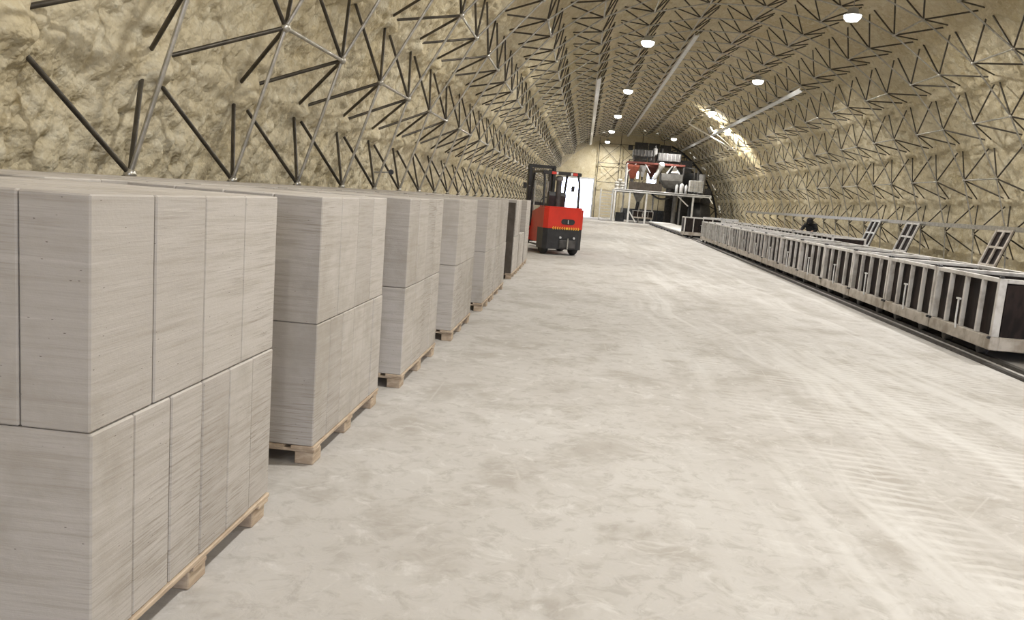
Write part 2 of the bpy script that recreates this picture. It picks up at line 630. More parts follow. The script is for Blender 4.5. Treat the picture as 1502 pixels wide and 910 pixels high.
def end_wall(name, y, th, holes, label):
    """arched wall in cells, leaving out rectangular holes (x0,x1,z0,z1); lumpy foam relief on the grid"""
    xs = sorted(set([XC + i * 0.3 for i in range(-31, 32)] + [h[0] for h in holes] + [h[1] for h in holes]))
    zs = sorted(set([-0.05 + i * 0.3 for i in range(32)] + [h[2] for h in holes] + [h[3] for h in holes]))
    s = 1 if th > 0 else -1
    vid, vs_, fs = {}, [], []

    def vert(x, z, front):
        key = (round(x, 4), round(z, 4), front)
        if key not in vid:
            bump_ = 0.10 * (math.sin(x * 5.1 + math.sin(z * 3.3)) * math.sin(z * 4.7 + x)) + random.uniform(-0.035, 0.035)
            vid[key] = len(vs_)
            vs_.append((x, y + (-s * 0.0 + bump_ * 0.6 if front else th), z))
        return vid[key]

    for i in range(len(xs) - 1):
        for j in range(len(zs) - 1):
            cx, cz = (xs[i] + xs[i + 1]) / 2, (zs[j] + zs[j + 1]) / 2
            if math.hypot(cx - XC, cz - ZC) > 9.3:
                continue
            if any(h[0] < cx < h[1] and h[2] < cz < h[3] for h in holes):
                continue
            for fr in (True, False):
                fs.append((vert(xs[i], zs[j], fr), vert(xs[i + 1], zs[j], fr), vert(xs[i + 1], zs[j + 1], fr), vert(xs[i], zs[j + 1], fr)))
    mb = MB().add(vs_, fs, True)
    for h in holes:  # reveals
        d0, d1 = (y - 0.1, y + th) if th > 0 else (y + th, y + 0.1)
        for (xa, za, xb, zb) in ((h[0], h[2], h[0], h[3]), (h[1], h[2], h[1], h[3]), (h[0], h[3], h[1], h[3]), (h[0], h[2], h[1], h[2])):
            mb.add([(xa, d0, za), (xb, d0, zb), (xb, d1, zb), (xa, d1, za)], [(0, 1, 2, 3)])
    return tag(mb.build(name, M['foam']), label, kind='structure')


WIN = [(5.75, 6.75, 3.55, 4.65), (4.75, 5.05, 3.9, 4.7)]
end_wall('wall_far', HALL_Y1, 0.25, [(FAR_GATE[0], FAR_GATE[1], -0.05, FAR_GATE[2])] + [w for w in WIN],
         'foam covered arched end wall with a bright open gate')
end_wall('wall_rear', HALL_Y0, -0.25, [(REAR_GATE[0], REAR_GATE[1], -0.05, REAR_GATE[2])], 'foam covered arched end wall behind the viewer')
for i, w in enumerate(WIN):
    e = tag(empty('window_%d' % (i + 1), ((w[0] + w[1]) / 2, HALL_Y1 + 0.1, w[2])), ['square bright window in the far end wall', 'narrow bright window slit in the far end wall'][i], kind='structure')
    ww, hh = (w[1] - w[0]), (w[3] - w[2])
    fr = MB()
    fr.box((-ww / 2 + 0.03, 0, hh / 2), (0.06, 0.08, hh)).box((ww / 2 - 0.03, 0, hh / 2), (0.06, 0.08, hh))
    fr.box((0, 0, 0.03), (ww - 0.12, 0.08, 0.06)).box((0, 0, hh - 0.03), (ww - 0.12, 0.08, 0.06))
    fr.build('window_frame', M['screen_glass'], e)
gate = tag(empty('door_1', ((FAR_GATE[0] + FAR_GATE[1]) / 2, HALL_Y1 - 0.02, 0)), 'open gate in the far end wall letting in white daylight', kind='structure')
gw, gh = FAR_GATE[1] - FAR_GATE[0], FAR_GATE[2]
for sx_ in (-1, 1):
    MB().box((sx_ * (gw / 2 + 0.06), 0, gh / 2), (0.14, 0.3, gh)).build('door_post', M['grey_paint'], gate)
MB().box((0, 0, gh + 0.08), (gw + 0.26, 0.3, 0.16)).build('door_lintel', M['grey_paint'], gate)
tag(MB().box((7.6, HALL_Y1 - 0.18, 0.55), (8.0, 0.12, 1.1)).build('baseboard_far', M['plinth']), 'dark sheet plinth along the foot of the far wall', kind='structure')

# ------------------------------------------------------------------ space frame
frame = tag(empty('space_frame', (XC, 0, 0)), 'steel tube space frame lining the whole foam vault', 'space frame')
ANGLES = [-78 + 12 * i for i in range(14)]
RINGS = list(range(0, 39))


def ring_y(k):
    return 0.54 + 2 * k


def off(p):
    return Vector(p) - Vector((XC, 0, 0))


def tube_mesh(name, L, r, mat, n=8):
    return MB().tube((0, 0, 0), (0, 0, L), r, n).mesh(name, mat)


def along(o, p0, p1):
    d = (p1 - p0).normalized()
    o.rotation_mode = 'QUATERNION'
    o.rotation_quaternion = d.to_track_quat('Z', 'Y')
    o.location = p0


# arch chords, one continuous bent tube per ring
base_ang = [-91] + ANGLES + [91]
chord_me = MB().path([off(vault(a, 0, R_IN)) for a in base_ang], 0.022, 8).mesh('arch_chord', M['galv'])
for k in RINGS:
    place('arch_chord', chord_me, frame, (0, ring_y(k), 0))
# longitudinal purlins between paired rings, the pairing alternating from row to row
purlin_me = tube_mesh('purlin', 2.0, 0.024, M['galv'])
for j, a in enumerate(ANGLES):
    par = {66: 0, 54: 1, 42: 0, 30: 1, 18: 0, 6: 1, 78: 1}[abs(a)]
    for k in RINGS[1:-1]:
        if abs(a) != 78 and (k % 2 == par or a == -6):
            p = off(vault(a, ring_y(k), R_IN))
            o = place('purlin', purlin_me, frame)
            along(o, p, p + Vector((0, 2, 0)))
# diagonals down into the foam
diag = []
for k in RINGS:
    for a in ANGLES:
        p = vault(a, ring_y(k), R_IN)
        for da in (-6, 6):
            for dk in (-0.5, 0.5):
                q = vault(a + da, ring_y(k + dk), R_OUT)
                if q.z > -0.1:
                    diag.append((p, q))


def screen_size(p, q):
    c = (p + q) / 2 - Vector((0, 0, CAM_H))
    d = c.dot(fwd)
    if d < 1:
        return 0
    x, z = c.dot(rgt) / d, c.dot(upv) / d
    if abs(x) > 0.70 or abs(z) > 0.45:
        return 0.001 / d
    a, b = (p - Vector((0, 0, CAM_H))), (q - Vector((0, 0, CAM_H)))
    return math.hypot(a.dot(rgt) / a.dot(fwd) - b.dot(rgt) / b.dot(fwd), a.dot(upv) / a.dot(fwd) - b.dot(upv) / b.dot(fwd)) if a.dot(fwd) > 0.2 and b.dot(fwd) > 0.2 else 0


diag.sort(key=lambda e: -screen_size(*e))
L = (diag[0][1] - diag[0][0]).length
diag_me = tube_mesh('diagonal_brace', L, 0.023, M['steel_dark'], 8)
rest = MB()
for i, (p, q) in enumerate(diag):
    if i < 300:
        along(place('diagonal_brace', diag_me, frame), off(p), off(q))
    else:
        rest.tube(off(p), off(q), 0.021, 5, caps=False)
tag(rest.build('far_diagonal_braces', M['steel_dark'], frame), kind='stuff')
node_mb = MB().lathe([(0.012, -0.05), (0.042, -0.035), (0.055, 0), (0.042, 0.035), (0.012, 0.05)], n=8)
node_me = node_mb.mesh('node_joint', M['galv'])
nodes = sorted([(vault(a, ring_y(k), R_IN)) for k in RINGS for a in ANGLES], key=lambda p: -screen_size(p, p + Vector((0, 0, 0.1))))
rest = MB()
for i, p in enumerate(nodes):
    if i < 300:
        place('node_joint', node_me, frame, off(p))
    else:
        rest.add([Vector(v) + off(p) for v in node_mb.v], node_mb.f, True)
tag(rest.build('far_node_joints', M['galv'], frame), kind='stuff')

# end wall lattice
lat = tag(empty('end_wall_lattice', (XC, HALL_Y1 - 0.55, 0)), 'tall steel lattice braced against the foam of the far wall', 'lattice')
post_x = [-3.2, -1.2, 0.8, 2.8, 4.8]
for i, x in enumerate(post_x):
    h = math.sqrt(max(0, 8.5 ** 2 - x ** 2)) + ZC
    MB().tube((x, 0, 0), (x, 0, h), 0.032, 8).build('lattice_post', M['steel_dark'], lat)
    if i < len(post_x) - 1:
        x2 = post_x[i + 1]
        for z0 in (3.4, 5.2):
            MB().tube((x, 0, z0), (x2, 0, z0 + 1.8), 0.02, 6).build('lattice_diagonal', M['steel_dark'], lat)
            MB().tube((x2, 0, z0), (x, 0, z0 + 1.8), 0.02, 6).build('lattice_diagonal', M['steel_dark'], lat)
for z in (3.4, 5.2, 7.0):
    MB().tube((-3.2, 0, z), (4.8, 0, z), 0.025, 6).build('lattice_rail', M['steel_dark'], lat)

# ------------------------------------------------------------------ lamps, trays
def highbay(x, y, z, label):
    t = tag(empty('high_bay_lamp', (x, y, z)), label, 'lamp', 'high bay lamps under the vault')
    MB().lathe([(0.05, 0.16), (0.13, 0.14), (0.15, 0.02), (0.24, -0.02), (0.24, -0.05)], n=20).build('lamp_housing', M['grey_paint'], t)
    MB().lathe([(0.225, -0.052), (0.215, -0.12), (0.15, -0.19), (0.03, -0.215)], n=20).build('lamp_diffuser', M['lamp'], t)
    MB().tube((0, 0, 0.15), (0, 0, 0.42), 0.012, 6).build('hanger_rod', M['galv'], t)
    l = bpy.data.lights.new('high_bay_light', 'AREA')
    l.shape = 'DISK'
    l.size = 0.42
    l.energy = LAMP_POWER
    l.color = LAMP_COLOR
    o = bpy.data.objects.new('high_bay_light', l)
    COL.objects.link(o)
    o.location = (0, 0, -0.235)
    o.parent = t


LEFT_LAMPS = [4.5, 16.5, 28.6, 40.8, 52.6, 64.0, 75.0, -7.5]
RIGHT_LAMPS = [11.5, 23.3, 35.2, 47.2, 66.8, -0.5]
lp = vault(-18, 0, R_IN)
rp = vault(18, 0, R_IN)
lname = {28.6: 'largest round ceiling lamp left of the ridge, top centre', 40.8: 'second visible round lamp in the left ceiling row',
         52.6: 'third visible round lamp in the left ceiling row', 64.0: 'fourth visible round lamp in the left ceiling row',
         75.0: 'farthest small round lamp in the left ceiling row', 4.5: 'round ceiling lamp above the nearest block stack, out of view',
         16.5: 'round ceiling lamp left of the ridge above the picture edge', -7.5: 'round ceiling lamp behind the viewer left of the ridge'}
rname = {23.3: 'round ceiling lamp cut by the top edge at right', 35.2: 'round lamp in the right ceiling row below the edge one',
         47.2: 'round lamp beside the glaring floodlight in right row', 66.8: 'farthest round lamp in the right ceiling row near the plant',
         11.5: 'round ceiling lamp above the mould carts, out of view', -0.5: 'round ceiling lamp right of the ridge above the viewer'}
for y in LEFT_LAMPS:
    highbay(lp.x, y, lp.z - 0.48, lname[y])
for y in RIGHT_LAMPS:
    highbay(rp.x, y, rp.z - 0.48, rname[y])


def tray(ang, y0, y1, w, label, r=R_IN - 0.16):
    p = vault(ang, 0, r)
    t = tag(empty('cable_tray', (p.x, y0, p.z), 0), label, 'cable tray', 'bright trays under the roof')
    t.rotation_euler = (0, R(ang), 0)
    ln = y1 - y0
    MB().box((0, ln / 2, 0), (w, ln, 0.02)).build('tray_base', M['galv_bright'], t)
    for s in (-1, 1):
        MB().box((s * w / 2, ln / 2, 0.035), (0.012, ln, 0.09)).build('tray_side', M['galv_bright'], t)
    n = int(ln / 4)
    hm = MB().tube((0, 0, 0.01), (0, 0, 0.1), 0.012, 6).mesh('tray_hanger', M['galv'])
    for i in range(n):
        place('tray_hanger', hm, t, (0, 2 + i * 4, 0))


tray(-30, 35.5, 76.5, 0.20, 'bright metal tray under the roof left of the lamp row')
tray(-5, 30.5, 76.5, 0.16, 'long bright metal tray under the ridge of the vault', R_IN - 0.2)
tray(31, 34.5, 76.5, 0.16, 'bright metal tray passing the floodlight at right')

# floodlight on a bracket frame near the right shoulder of the vault
fl = tag(empty('flood_lamp', (7.85, 55.6, 6.75)), 'glaring floodlight on a pale bracket under the right roof slope', 'lamp')
MB().tube((-1.3, 0, 0.35), (2.0, 0, -1.2), 0.035, 8).build('bracket_bar', M['white'], fl)
MB().tube((-1.3, 0.5, 0.45), (2.0, 0.5, -1.1), 0.035, 8).build('bracket_bar', M['white'], fl)
MB().tube((-1.3, 0, 0.35), (-1.0, 0, 0.85), 0.03, 8).build('bracket_stay', M['white'], fl)
MB().tube((2.0, 0, -1.2), (1.95, 0, -0.45), 0.03, 8).build('bracket_stay', M['white'], fl)
MB().box((0.12, 0, 0.06), (0.16, 0.62, 0.40), (0, R(-35), 0), 0.03).build('lamp_housing', M['grey_paint'], fl)
MB().box((0.205, 0, 0.12), (0.03, 0.54, 0.32), (0, R(-35), 0), 0.008).build('lamp_lens', M['flood'], fl)
for (loc, tgt, en, ang) in (((8.12, 55.6, 6.92), (10.9, 57.6, 5.2), 7500, 100), ((8.06, 55.5, 6.98), (8.2, 54.6, 8.6), 1200, 120)):
    l = bpy.data.lights.new('flood_beam', 'SPOT')
    l.energy = en
    l.color = (1.0, 0.93, 0.78)
    l.spot_size = R(ang)
    l.spot_blend = 0.7
    l.shadow_soft_size = 0.12
    o = bpy.data.objects.new('flood_beam', l)
    COL.objects.link(o)
    o.location = loc
    o.rotation_euler = (Vector(tgt) - Vector(loc)).to_track_quat('-Z', 'Y').to_euler()

# ------------------------------------------------------------------ pallets and block stacks
STACK_W = 1.02
PAL_H, LAYER = 0.112, 0.645


def make_pallet(name, ln, w):
    """local: origin at centre on the floor, x across, y along the aisle"""
    t = empty(name)
    blk = MB().box((0, 0, 0.034), (0.10, 0.13, 0.068), ch=0.004).mesh('pallet_block', M['wood'])
    for x in (-w / 2 + 0.06, 0, w / 2 - 0.06):
        for y in (-ln / 2 + 0.085, 0, ln / 2 - 0.085):
            place('pallet_block', blk, t, (x + random.uniform(-.006, .006), y + random.uniform(-.012, .012), 0))
    st = MB().box((0, 0, 0.077), (w, 0.10, 0.018), ch=0.003).mesh('stringer_board', M['wood'])
    for y in (-ln / 2 + 0.07, 0, ln / 2 - 0.07):
        place('stringer_board', st, t, (0, y, 0))
    n = 7
    bw = w / n
    dk = MB().box((0, 0, 0.0955), (bw - 0.025, ln, 0.019), ch=0.003).mesh('deck_board', M['wood'])
    for i in range(n):
        place('deck_board', dk, t, (-w / 2 + bw * (i + 0.5) + (0.0125 if i == n - 1 else 0), random.uniform(-.008, .008), 0))
    return t


_block_cache = {}


def block_mesh(dx, dy, dz):
    key = (round(dx, 3), round(dy, 3), round(dz, 3))
    if key not in _block_cache:
        _block_cache[key] = MB().box((0, 0, dz / 2), (dx, dy, dz), ch=0.005).mesh('concrete_block', M['block'])
    return _block_cache[key]


def lay(x_front, y0, y1, z, ny, nx, lab, group, big=0):
    ln = y1 - y0
    dy, dx = ln / ny, STACK_W / nx
    me = block_mesh(dx - 0.004, dy - 0.0035, LAYER - 0.003)
    for i in range(ny):
        for j in range(nx):
            x = x_front - dx * (j + 0.5) + random.uniform(-.0022, .0022)
            y = y0 + dy * (i + 0.5) + random.uniform(-.001, .001)
            if big and i >= big:
                y += 0.0045
            o = place('concrete_block', me, None, (x, y, z), (0, 0, random.uniform(-.0008, .0008)))
            tag(o, lab(i, j, ny, nx), 'block', group)


# x of aisle face, y near, y far, upper (ny,nx), lower (ny,nx)
STACKS = [
    (-1.26, 1.98, 3.26, (4, 5), (6, 2)),
    (-1.28, 3.90, 5.22, (4, 4), (6, 2)),
    (-1.22, 5.66, 7.02, (4, 3), (4, 2)),
    (-1.18, 7.70, 9.02, (4, 2), (6, 2)),
    (-1.15, 9.86, 11.00, (3, 2), (3, 2)),
    (-1.15, 11.08, 12.55, (4, 2), (4, 2)),
    (-1.15, 14.07, 15.15, (3, 2), (3, 2)),
    (-1.15, 15.25, 16.40, None, (3, 2)),
    (-1.15, 16.66, 17.80, (3, 2), (3, 2)),
]


def side_word(j, nx):
    if j == 0:
        return 'aisle side'
    if j == nx - 1:
        return 'wall side'
    return ORD[j] + ' from aisle'


for n, (xf, y0, y1, up, lo) in enumerate(STACKS):
    sname = 'nearest stack' if n == 0 else ORD[n] + ' stack from the viewer'
    pal = make_pallet('wooden_pallet', (y1 - y0) + 0.012, STACK_W + 0.012)
    pal.location = (xf - STACK_W / 2, (y0 + y1) / 2, 0)
    tag(pal, 'raw pine pallet under the %s in the aisle row' % sname, 'pallet', 'pallets under the aisle row of stacks')
    for lev, dims in ((0, lo), (1, up)):
        if dims is None:
            continue
        lw = ('lower', 'upper')[lev]
        z = PAL_H - 0.0065 + lev * LAYER

        def lab(i, j, ny, nx, lw=lw, sname=sname):
            a = 'nearest end' if i == 0 else ('far end' if i == ny - 1 else ORD[i] + ' along')
            return 'concrete block, %s layer of %s, %s, %s' % (lw, sname, a, side_word(j, nx))
        lay(xf + random.uniform(-.004, .004), y0, y1, z, dims[0], dims[1], lab, 'concrete blocks in the aisle row', big=(2, 1)[lev] if n == 0 else 0)
# the row behind, of which only the tops show
BACK_Y = [3.45, 4.95, 6.45, 7.95, 9.45, 10.95, 12.45, 13.95, 15.45]
for n, y0 in enumerate(BACK_Y):
    y1 = y0 + 1.30
    xf = -2.42
    pal = make_pallet('wooden_pallet', 1.33, STACK_W + 0.02)
    pal.location = (xf - STACK_W / 2, (y0 + y1) / 2, 0)
    sname = ('nearest' if n == 0 else ORD[n]) + ' stack of the wall row'
    tag(pal, 'raw pine pallet under the %s' % sname, 'pallet', 'pallets under the wall row of stacks')
    for lev in (0, 1):
        lw = ('lower', 'upper')[lev]
        z = PAL_H - 0.0065 + lev * LAYER

        def lab(i, j, ny, nx, lw=lw, sname=sname):
            a = 'near end' if i == 0 else ('far end' if i == ny - 1 else 'middle')
            return 'grey concrete block, %s layer, %s, %s, %s' % (lw, sname, a, side_word(j, nx))
        lay(xf, y0, y1, z, 3, 2, lab, 'concrete blocks in the wall row')
sheet = tag(MB().box((0, 0, 0.62), (0.98, 0.02, 1.24), ch=0.003).build('fibreboard_sheet', M['wood_dark'], None, (-1.15 - 0.51, 14.055, 0.108)),
            'dark brown board standing against near end of the seventh stack', 'board')  # thin sheet that makes the near face of this stack dark

# small wall camera poking out above the stacks
wc = tag(empty('wall_camera', (-3.55, 14.6, 1.72), R(10)), 'small black fronted tube on the left wall above the stacks', 'camera')
MB().lathe([(0.045, -0.02), (0.05, 0.0), (0.05, 0.03), (0.04, 0.032)], n=16, axis='Y').build('lens_hood', M['black'], wc)
MB().lathe([(0.032, 0.03), (0.032, 0.22), (0.02, 0.24)], n=14, axis='Y').build('camera_body', M['grey_paint'], wc)
MB().tube((0, 0.15, 0), (-0.32, 0.15, -0.02), 0.014, 8).build('bracket', M['galv'], wc)

# ------------------------------------------------------------------ forklift
fk = tag(empty('forklift_truck', (-0.45, 21.22, 0), R(21)), 'red and black forklift truck parked beside the block stacks', 'forklift')
W2 = 0.55
ov = [(-W2, 0.10), (-W2 + 0.10, 0.0), (W2 - 0.10, 0.0), (W2, 0.10), (W2, 0.62), (-W2, 0.62)]
cw = MB().prism([(x, y) for x, y in ov], 0.70, 1.22, 'Z')
cw.prism([(-W2 + .03, 0.14), (-W2 + .12, 0.04), (W2 - .12, 0.04), (W2 - .03, 0.14), (W2 - .03, 0.60), (-W2 + .03, 0.60)], 1.22, 1.27, 'Z')
cwo = cw.build('counterweight', M['red'], fk)
lowcw = MB().prism([(-W2 + 0.01, 0.10), (-W2 + 0.11, 0.015), (W2 - 0.11, 0.015), (W2 - 0.01, 0.10), (W2 - 0.01, 0.60), (-W2 + 0.01, 0.60)], 0.16, 0.70, 'Z')
lowcw.build('lower_counterweight', M['black'], fk)
# oval vent
ovp = []
for i in range(12):
    t = -math.pi / 2 + math.pi * i / 11
    ovp.append((0.12 + 0.07 * math.cos(t), 0.07 * math.sin(t)))
for i in range(12):
    t = math.pi / 2 + math.pi * i / 11
    ovp.append((-0.12 + 0.07 * math.cos(t), 0.07 * math.sin(t)))
vent = MB().prism([(0.10 + u, 0.89 + w) for u, w in ovp], -0.012, 0.02).build('oval_vent', M['black'], cwo)
MB().box((0.10, -0.018, 0.89), (0.018, 0.012, 0.10)).build('vent_bar', M['grey_paint'], cwo)
# yellow decal of chevrons around a ring
for i in range(12):
    x = -0.30 + i * 0.064
    d = MB()
    if i == 6:
        d.lathe([(0.016, 0.0), (0.016, 0.006), (0.034, 0.006), (0.034, 0.0)], (x, -0.008, 0.715), 14, 'Y')
    else:
        s = -1 if i < 6 else 1
        d.prism([(x - s * 0.018, 0.680), (x + s * 0.006, 0.680), (x + s * 0.026, 0.715), (x + s * 0.006, 0.750), (x - s * 0.018, 0.750), (x + s * 0.004, 0.715)], -0.008, -0.001)
    d.build('decal_mark', M['yellow'], fk)
# tow bracket and details on the lower weight
MB().box((0.12, -0.01, 0.30), (0.46, 0.05, 0.22), ch=0.02).build('tow_bracket', M['dark_grey'], fk)
MB().tube((0.12, -0.05, 0.18), (0.12, -0.05, 0.46), 0.02, 10).build('tow_pin', M['galv'], fk)
for x in (-0.08, 0.30):
    MB().lathe([(0.03, -0.03), (0.03, 0.0)], (x, 0.01, 0.47), 12, 'Y').build('rear_bolt', M['grey_paint'], fk)
# body
body = MB().prism([(0.60, 0.30), (2.02, 0.30), (2.02, 0.62), (1.78, 0.66), (1.60, 0.55), (1.32, 0.55), (1.22, 1.10), (0.60, 1.22)], -W2 + 0.03, W2 - 0.03, 'X')
body.build('body', M['red'], fk)
for s in (-1, 1):
    MB().prism([(1.38, 0.60), (1.44, 0.80), (1.62, 0.90), (1.98, 0.90), (2.14, 0.78), (2.16, 0.62)], s * (W2 - 0.02), s * (W2 + 0.10), 'X').build('fender', M['red'], fk)
    fw = MB().lathe([(0.17, -0.09), (0.31, -0.10), (0.34, -0.06), (0.34, 0.06), (0.31, 0.10), (0.17, 0.09)], (0, 0, 0), 24, 'X').build('front_wheel', M['rubber'], fk, (s * (W2 + 0.02), 1.80, 0.34))
    MB().lathe([(0.05, -0.10), (0.16, -0.085), (0.17, -0.07), (0.17, 0.07), (0.16, 0.085), (0.05, 0.10)], n=16, axis='X').build('hub', M['grey_paint'], fw)
    rw = MB().lathe([(0.13, -0.07), (0.23, -0.08), (0.26, -0.05), (0.26, 0.05), (0.23, 0.08), (0.13, 0.07)], (0, 0, 0), 20, 'X').build('rear_wheel', M['rubber'], fk, (s * (W2 - 0.13), 0.36, 0.26))
    MB().lathe([(0.04, -0.075), (0.12, -0.06), (0.12, 0.06), (0.04, 0.075)], n=14, axis='X').build('hub', M['grey_paint'], rw)
    # guard pillars
    MB().path([(s * (W2 - 0.06), 0.40, 1.22), (s * (W2 - 0.06), 0.42, 1.9), (s * (W2 - 0.07), 0.55, 2.14)], 0.035, 8).build('rear_pillar', M['black'], fk)
    MB().path([(s * (W2 - 0.06), 1.74, 0.66), (s * (W2 - 0.06), 1.62, 1.4), (s * (W2 - 0.07), 1.42, 2.16)], 0.035, 8).build('front_pillar', M['black'], fk)
    MB().box((s * (W2 - 0.07), 0.99, 2.17), (0.07, 1.02, 0.06)).build('roof_side_bar', M['black'], fk)
rb = MB().box((0, 0.50, 2.15), (2 * W2, 0.07, 0.09), ch=0.01).build('roof_rear_bar', M['black'], fk)
for x in (-0.24, 0.36):
    tl = MB().box((x, 0.452, 2.15), (0.13, 0.03, 0.07), ch=0.008).build('tail_lamp', M['tail'], rb)
    MB().box((x + (0.09 if x < 0 else -0.10), 0.452, 2.15), (0.05, 0.026, 0.07), ch=0.006).build('reverse_lens', M['white'], rb)
for i in range(6):
    MB().box((0, 0.66 + i * 0.135, 2.19), (2 * W2 - 0.18, 0.035, 0.035)).build('roof_slat', M['black'], fk)
# seat, steering, exhaust column
st = MB().box((-0.05, 0.95, 1.24), (0.46, 0.44, 0.12), ch=0.04).build('seat', M['black'], fk)
MB().prism([(0.66, 1.24), (0.80, 1.24), (0.78, 1.58), (0.72, 1.66), (0.64, 1.64), (0.60, 1.55)], -0.28, 0.20, 'X').build('seat_back', M['black'], fk)
MB().tube((-0.05, 1.62, 0.66), (-0.05, 1.48, 1.32), 0.03, 8).build('steering_column', M['black'], fk)
ring = [(-0.05 + 0.17 * math.cos(t * math.pi / 9), 1.47 + 0.05 * math.sin(t * math.pi / 9), 1.34 + 0.16 * math.sin(t * math.pi / 9)) for t in range(19)]
MB().path(ring, 0.015, 6).build('steering_wheel', M['black'], fk)
MB().tube((-0.02, 0.62, 1.22), (-0.02, 0.62, 1.95), 0.075, 14).build('exhaust_column', M['dark_grey'], fk)
MB().lathe([(0.06, 1.94), (0.105, 1.97), (0.105, 2.05), (0.05, 2.09)], (-0.02, 0.62, 0), 16).build('air_precleaner', M['plastic_grey'], fk)
for s in (-1, 1):
    MB().path([(s * (W2 - 0.02), 1.50, 1.75), (s * (W2 + 0.13), 1.50, 1.80)], 0.012, 6).build('mirror_arm', M['black'], fk)
    MB().box((s * (W2 + 0.16), 1.50, 1.78), (0.10, 0.03, 0.16), ch=0.01).build('mirror', M['black'], fk)
# mast
for s in (-1, 1):
    MB().box((s * 0.36, 2.26, 1.24), (0.09, 0.15, 2.24), ch=0.008).build('mast_channel', M['black'], fk)
    MB().box((s * 0.26, 2.28, 1.22), (0.07, 0.11, 2.16), ch=0.006).build('inner_mast', M['dark_grey'], fk)
    MB().tube((s * 0.19, 2.22, 0.2), (s * 0.19, 2.22, 1.95), 0.035, 10).build('lift_cylinder', M['galv'], fk)
    fkp = MB().box((s * 0.26, 2.50, 0.34), (0.11, 0.05, 0.50)).box((s * 0.26, 3.05, 0.08), (0.11, 1.08, 0.04))
    fkp.build('fork', M['dark_grey'], fk)
for z in (0.35, 1.3, 2.36):
    MB().box((0, 2.26, z), (0.80, 0.10, 0.09), ch=0.008).build('mast_crossbar', M['black'], fk)
for z in (0.25, 0.62):
    MB().box((0, 2.42, z), (1.0, 0.06, 0.10), ch=0.008).build('carriage_bar', M['black'], fk)
for x in (-0.48, -0.16, 0.16, 0.48):
    MB().box((x, 2.42, 0.95), (0.04, 0.04, 0.62)).build('load_backrest_bar', M['black'], fk)
MB().box((0, 2.42, 1.27), (1.0, 0.04, 0.04)).build('load_backrest_rail', M['black'], fk)

# ------------------------------------------------------------------ mould carts on rails
def make_cart(W=1.38, L_=1.0):
    """unit length along y (scaled on placing); front face at x=0, body towards +x"""
    t = empty('mould_cart')
    L2 = L_ / 2
    z0, z1, zt = 0.135, 0.29, 0.97
    bb = MB().box((0.05, 0, (z0 + z1) / 2), (0.10, L_, z1 - z0), ch=0.008).mesh('base_beam', M['cart_base'])
    place('base_beam', bb, t)
    place('base_beam', bb, t, (W - 0.10, 0, 0))
    eb = MB().box((W / 2, 0, (z0 + z1) / 2), (W - 0.2, 0.07, z1 - z0), ch=0.008).mesh('end_beam', M['cart_base'])
    for s in (-1, 1):
        place('end_beam', eb, t, (0, s * (L2 - 0.035), 0))
    po = MB().box((0, 0, (z1 + zt) / 2), (0.085, 0.060, zt - z1), ch=0.006).mesh('corner_post', M['cart'])
    bo = MB().box((0, 0, 0), (0.05, 0.04, 0.03), ch=0.006).mesh('corner_bolt', M['black'])
    for x in (0.045, W - 0.045):
        for s in (-1, 1):
            place('corner_post', po, t, (x, s * (L2 - 0.031), 0))
    for s in (-1, 1):
        place('corner_bolt', bo, t, (0.03, s * (L2 - 0.03), zt + 0.012))
        place('corner_bolt', bo, t, (-0.002, s * (L2 - 0.03), z1 - 0.01))
    tr = MB().box((0, 0, zt - 0.025), (0.06, L_ - 0.12, 0.05), ch=0.006).mesh('top_rail', M['cart'])
    place('top_rail', tr, t, (0.04, 0, 0))
    place('top_rail', tr, t, (W - 0.04, 0, 0))
    te = MB().box((W / 2, 0, zt - 0.025), (W - 0.18, 0.055, 0.05), ch=0.006).mesh('top_end_rail', M['cart'])
    for s in (-1, 1):
        place('top_end_rail', te, t, (0, s * (L2 - 0.03), 0))
    br = MB().box((0, 0, (z1 + zt - 0.05) / 2), (0.055, 0.045, zt - 0.05 - z1), ch=0.006).mesh('side_bar', M['cart'])
    for x in (0.035, W - 0.035):
        for y in (-0.25, 0.0, 0.25):
            place('side_bar', br, t, (x, y * L_, 0))
    pn = MB().box((0, 0, 0.60), (0.018, L_ - 0.06, 0.62)).mesh('side_board', M['cart_panel'])
    place('side_board', pn, t, (0.085, 0, 0))
    place('side_board', pn, t, (W - 0.085, 0, 0))
    pe = MB().box((W / 2, 0, 0.60), (W - 0.2, 0.018, 0.60)).mesh('end_board', M['cart_panel'])
    for s in (-1, 1):
        place('end_board', pe, t, (0, s * (L2 - 0.02), 0))
    MB().box((W / 2, 0, 0.285), (W - 0.2, L_ - 0.1, 0.02)).build('floor_plate', M['cart_panel'], t)
    la = MB().tube((-0.012, 0.06, 0.34), (-0.012, 0.06, 0.62), 0.012, 6).box((-0.012, 0.06, 0.63), (0.025, 0.10, 0.022))
    la.tube((-0.012, 0.03, 0.26), (-0.012, 0.06, 0.35), 0.012, 6)
    la.build('latch_handle', M['white'], t)
    wm = MB().lathe([(0.05, -0.045), (0.075, -0.04), (0.075, 0.02), (0.095, 0.02), (0.095, 0.045), (0.05, 0.045)], (0, 0, 0), 16, 'X').mesh('wheel', M['dark_grey'])
    wb = MB().box((0, 0, 0.05), (0.13, 0.05, 0.05)).mesh('axle_bracket', M['cart'])
    for x in (0.10, W - 0.10):
        for y in (-0.28, 0.28):
            w = place('wheel', wm, t, (x, y * L_, 0.115))
            place('axle_bracket', wb, w, (0, 0, -0.02))
    return t


def rail_x(y):
    return 4.64 + (min(y, 40) - 8.44) * 0.0275


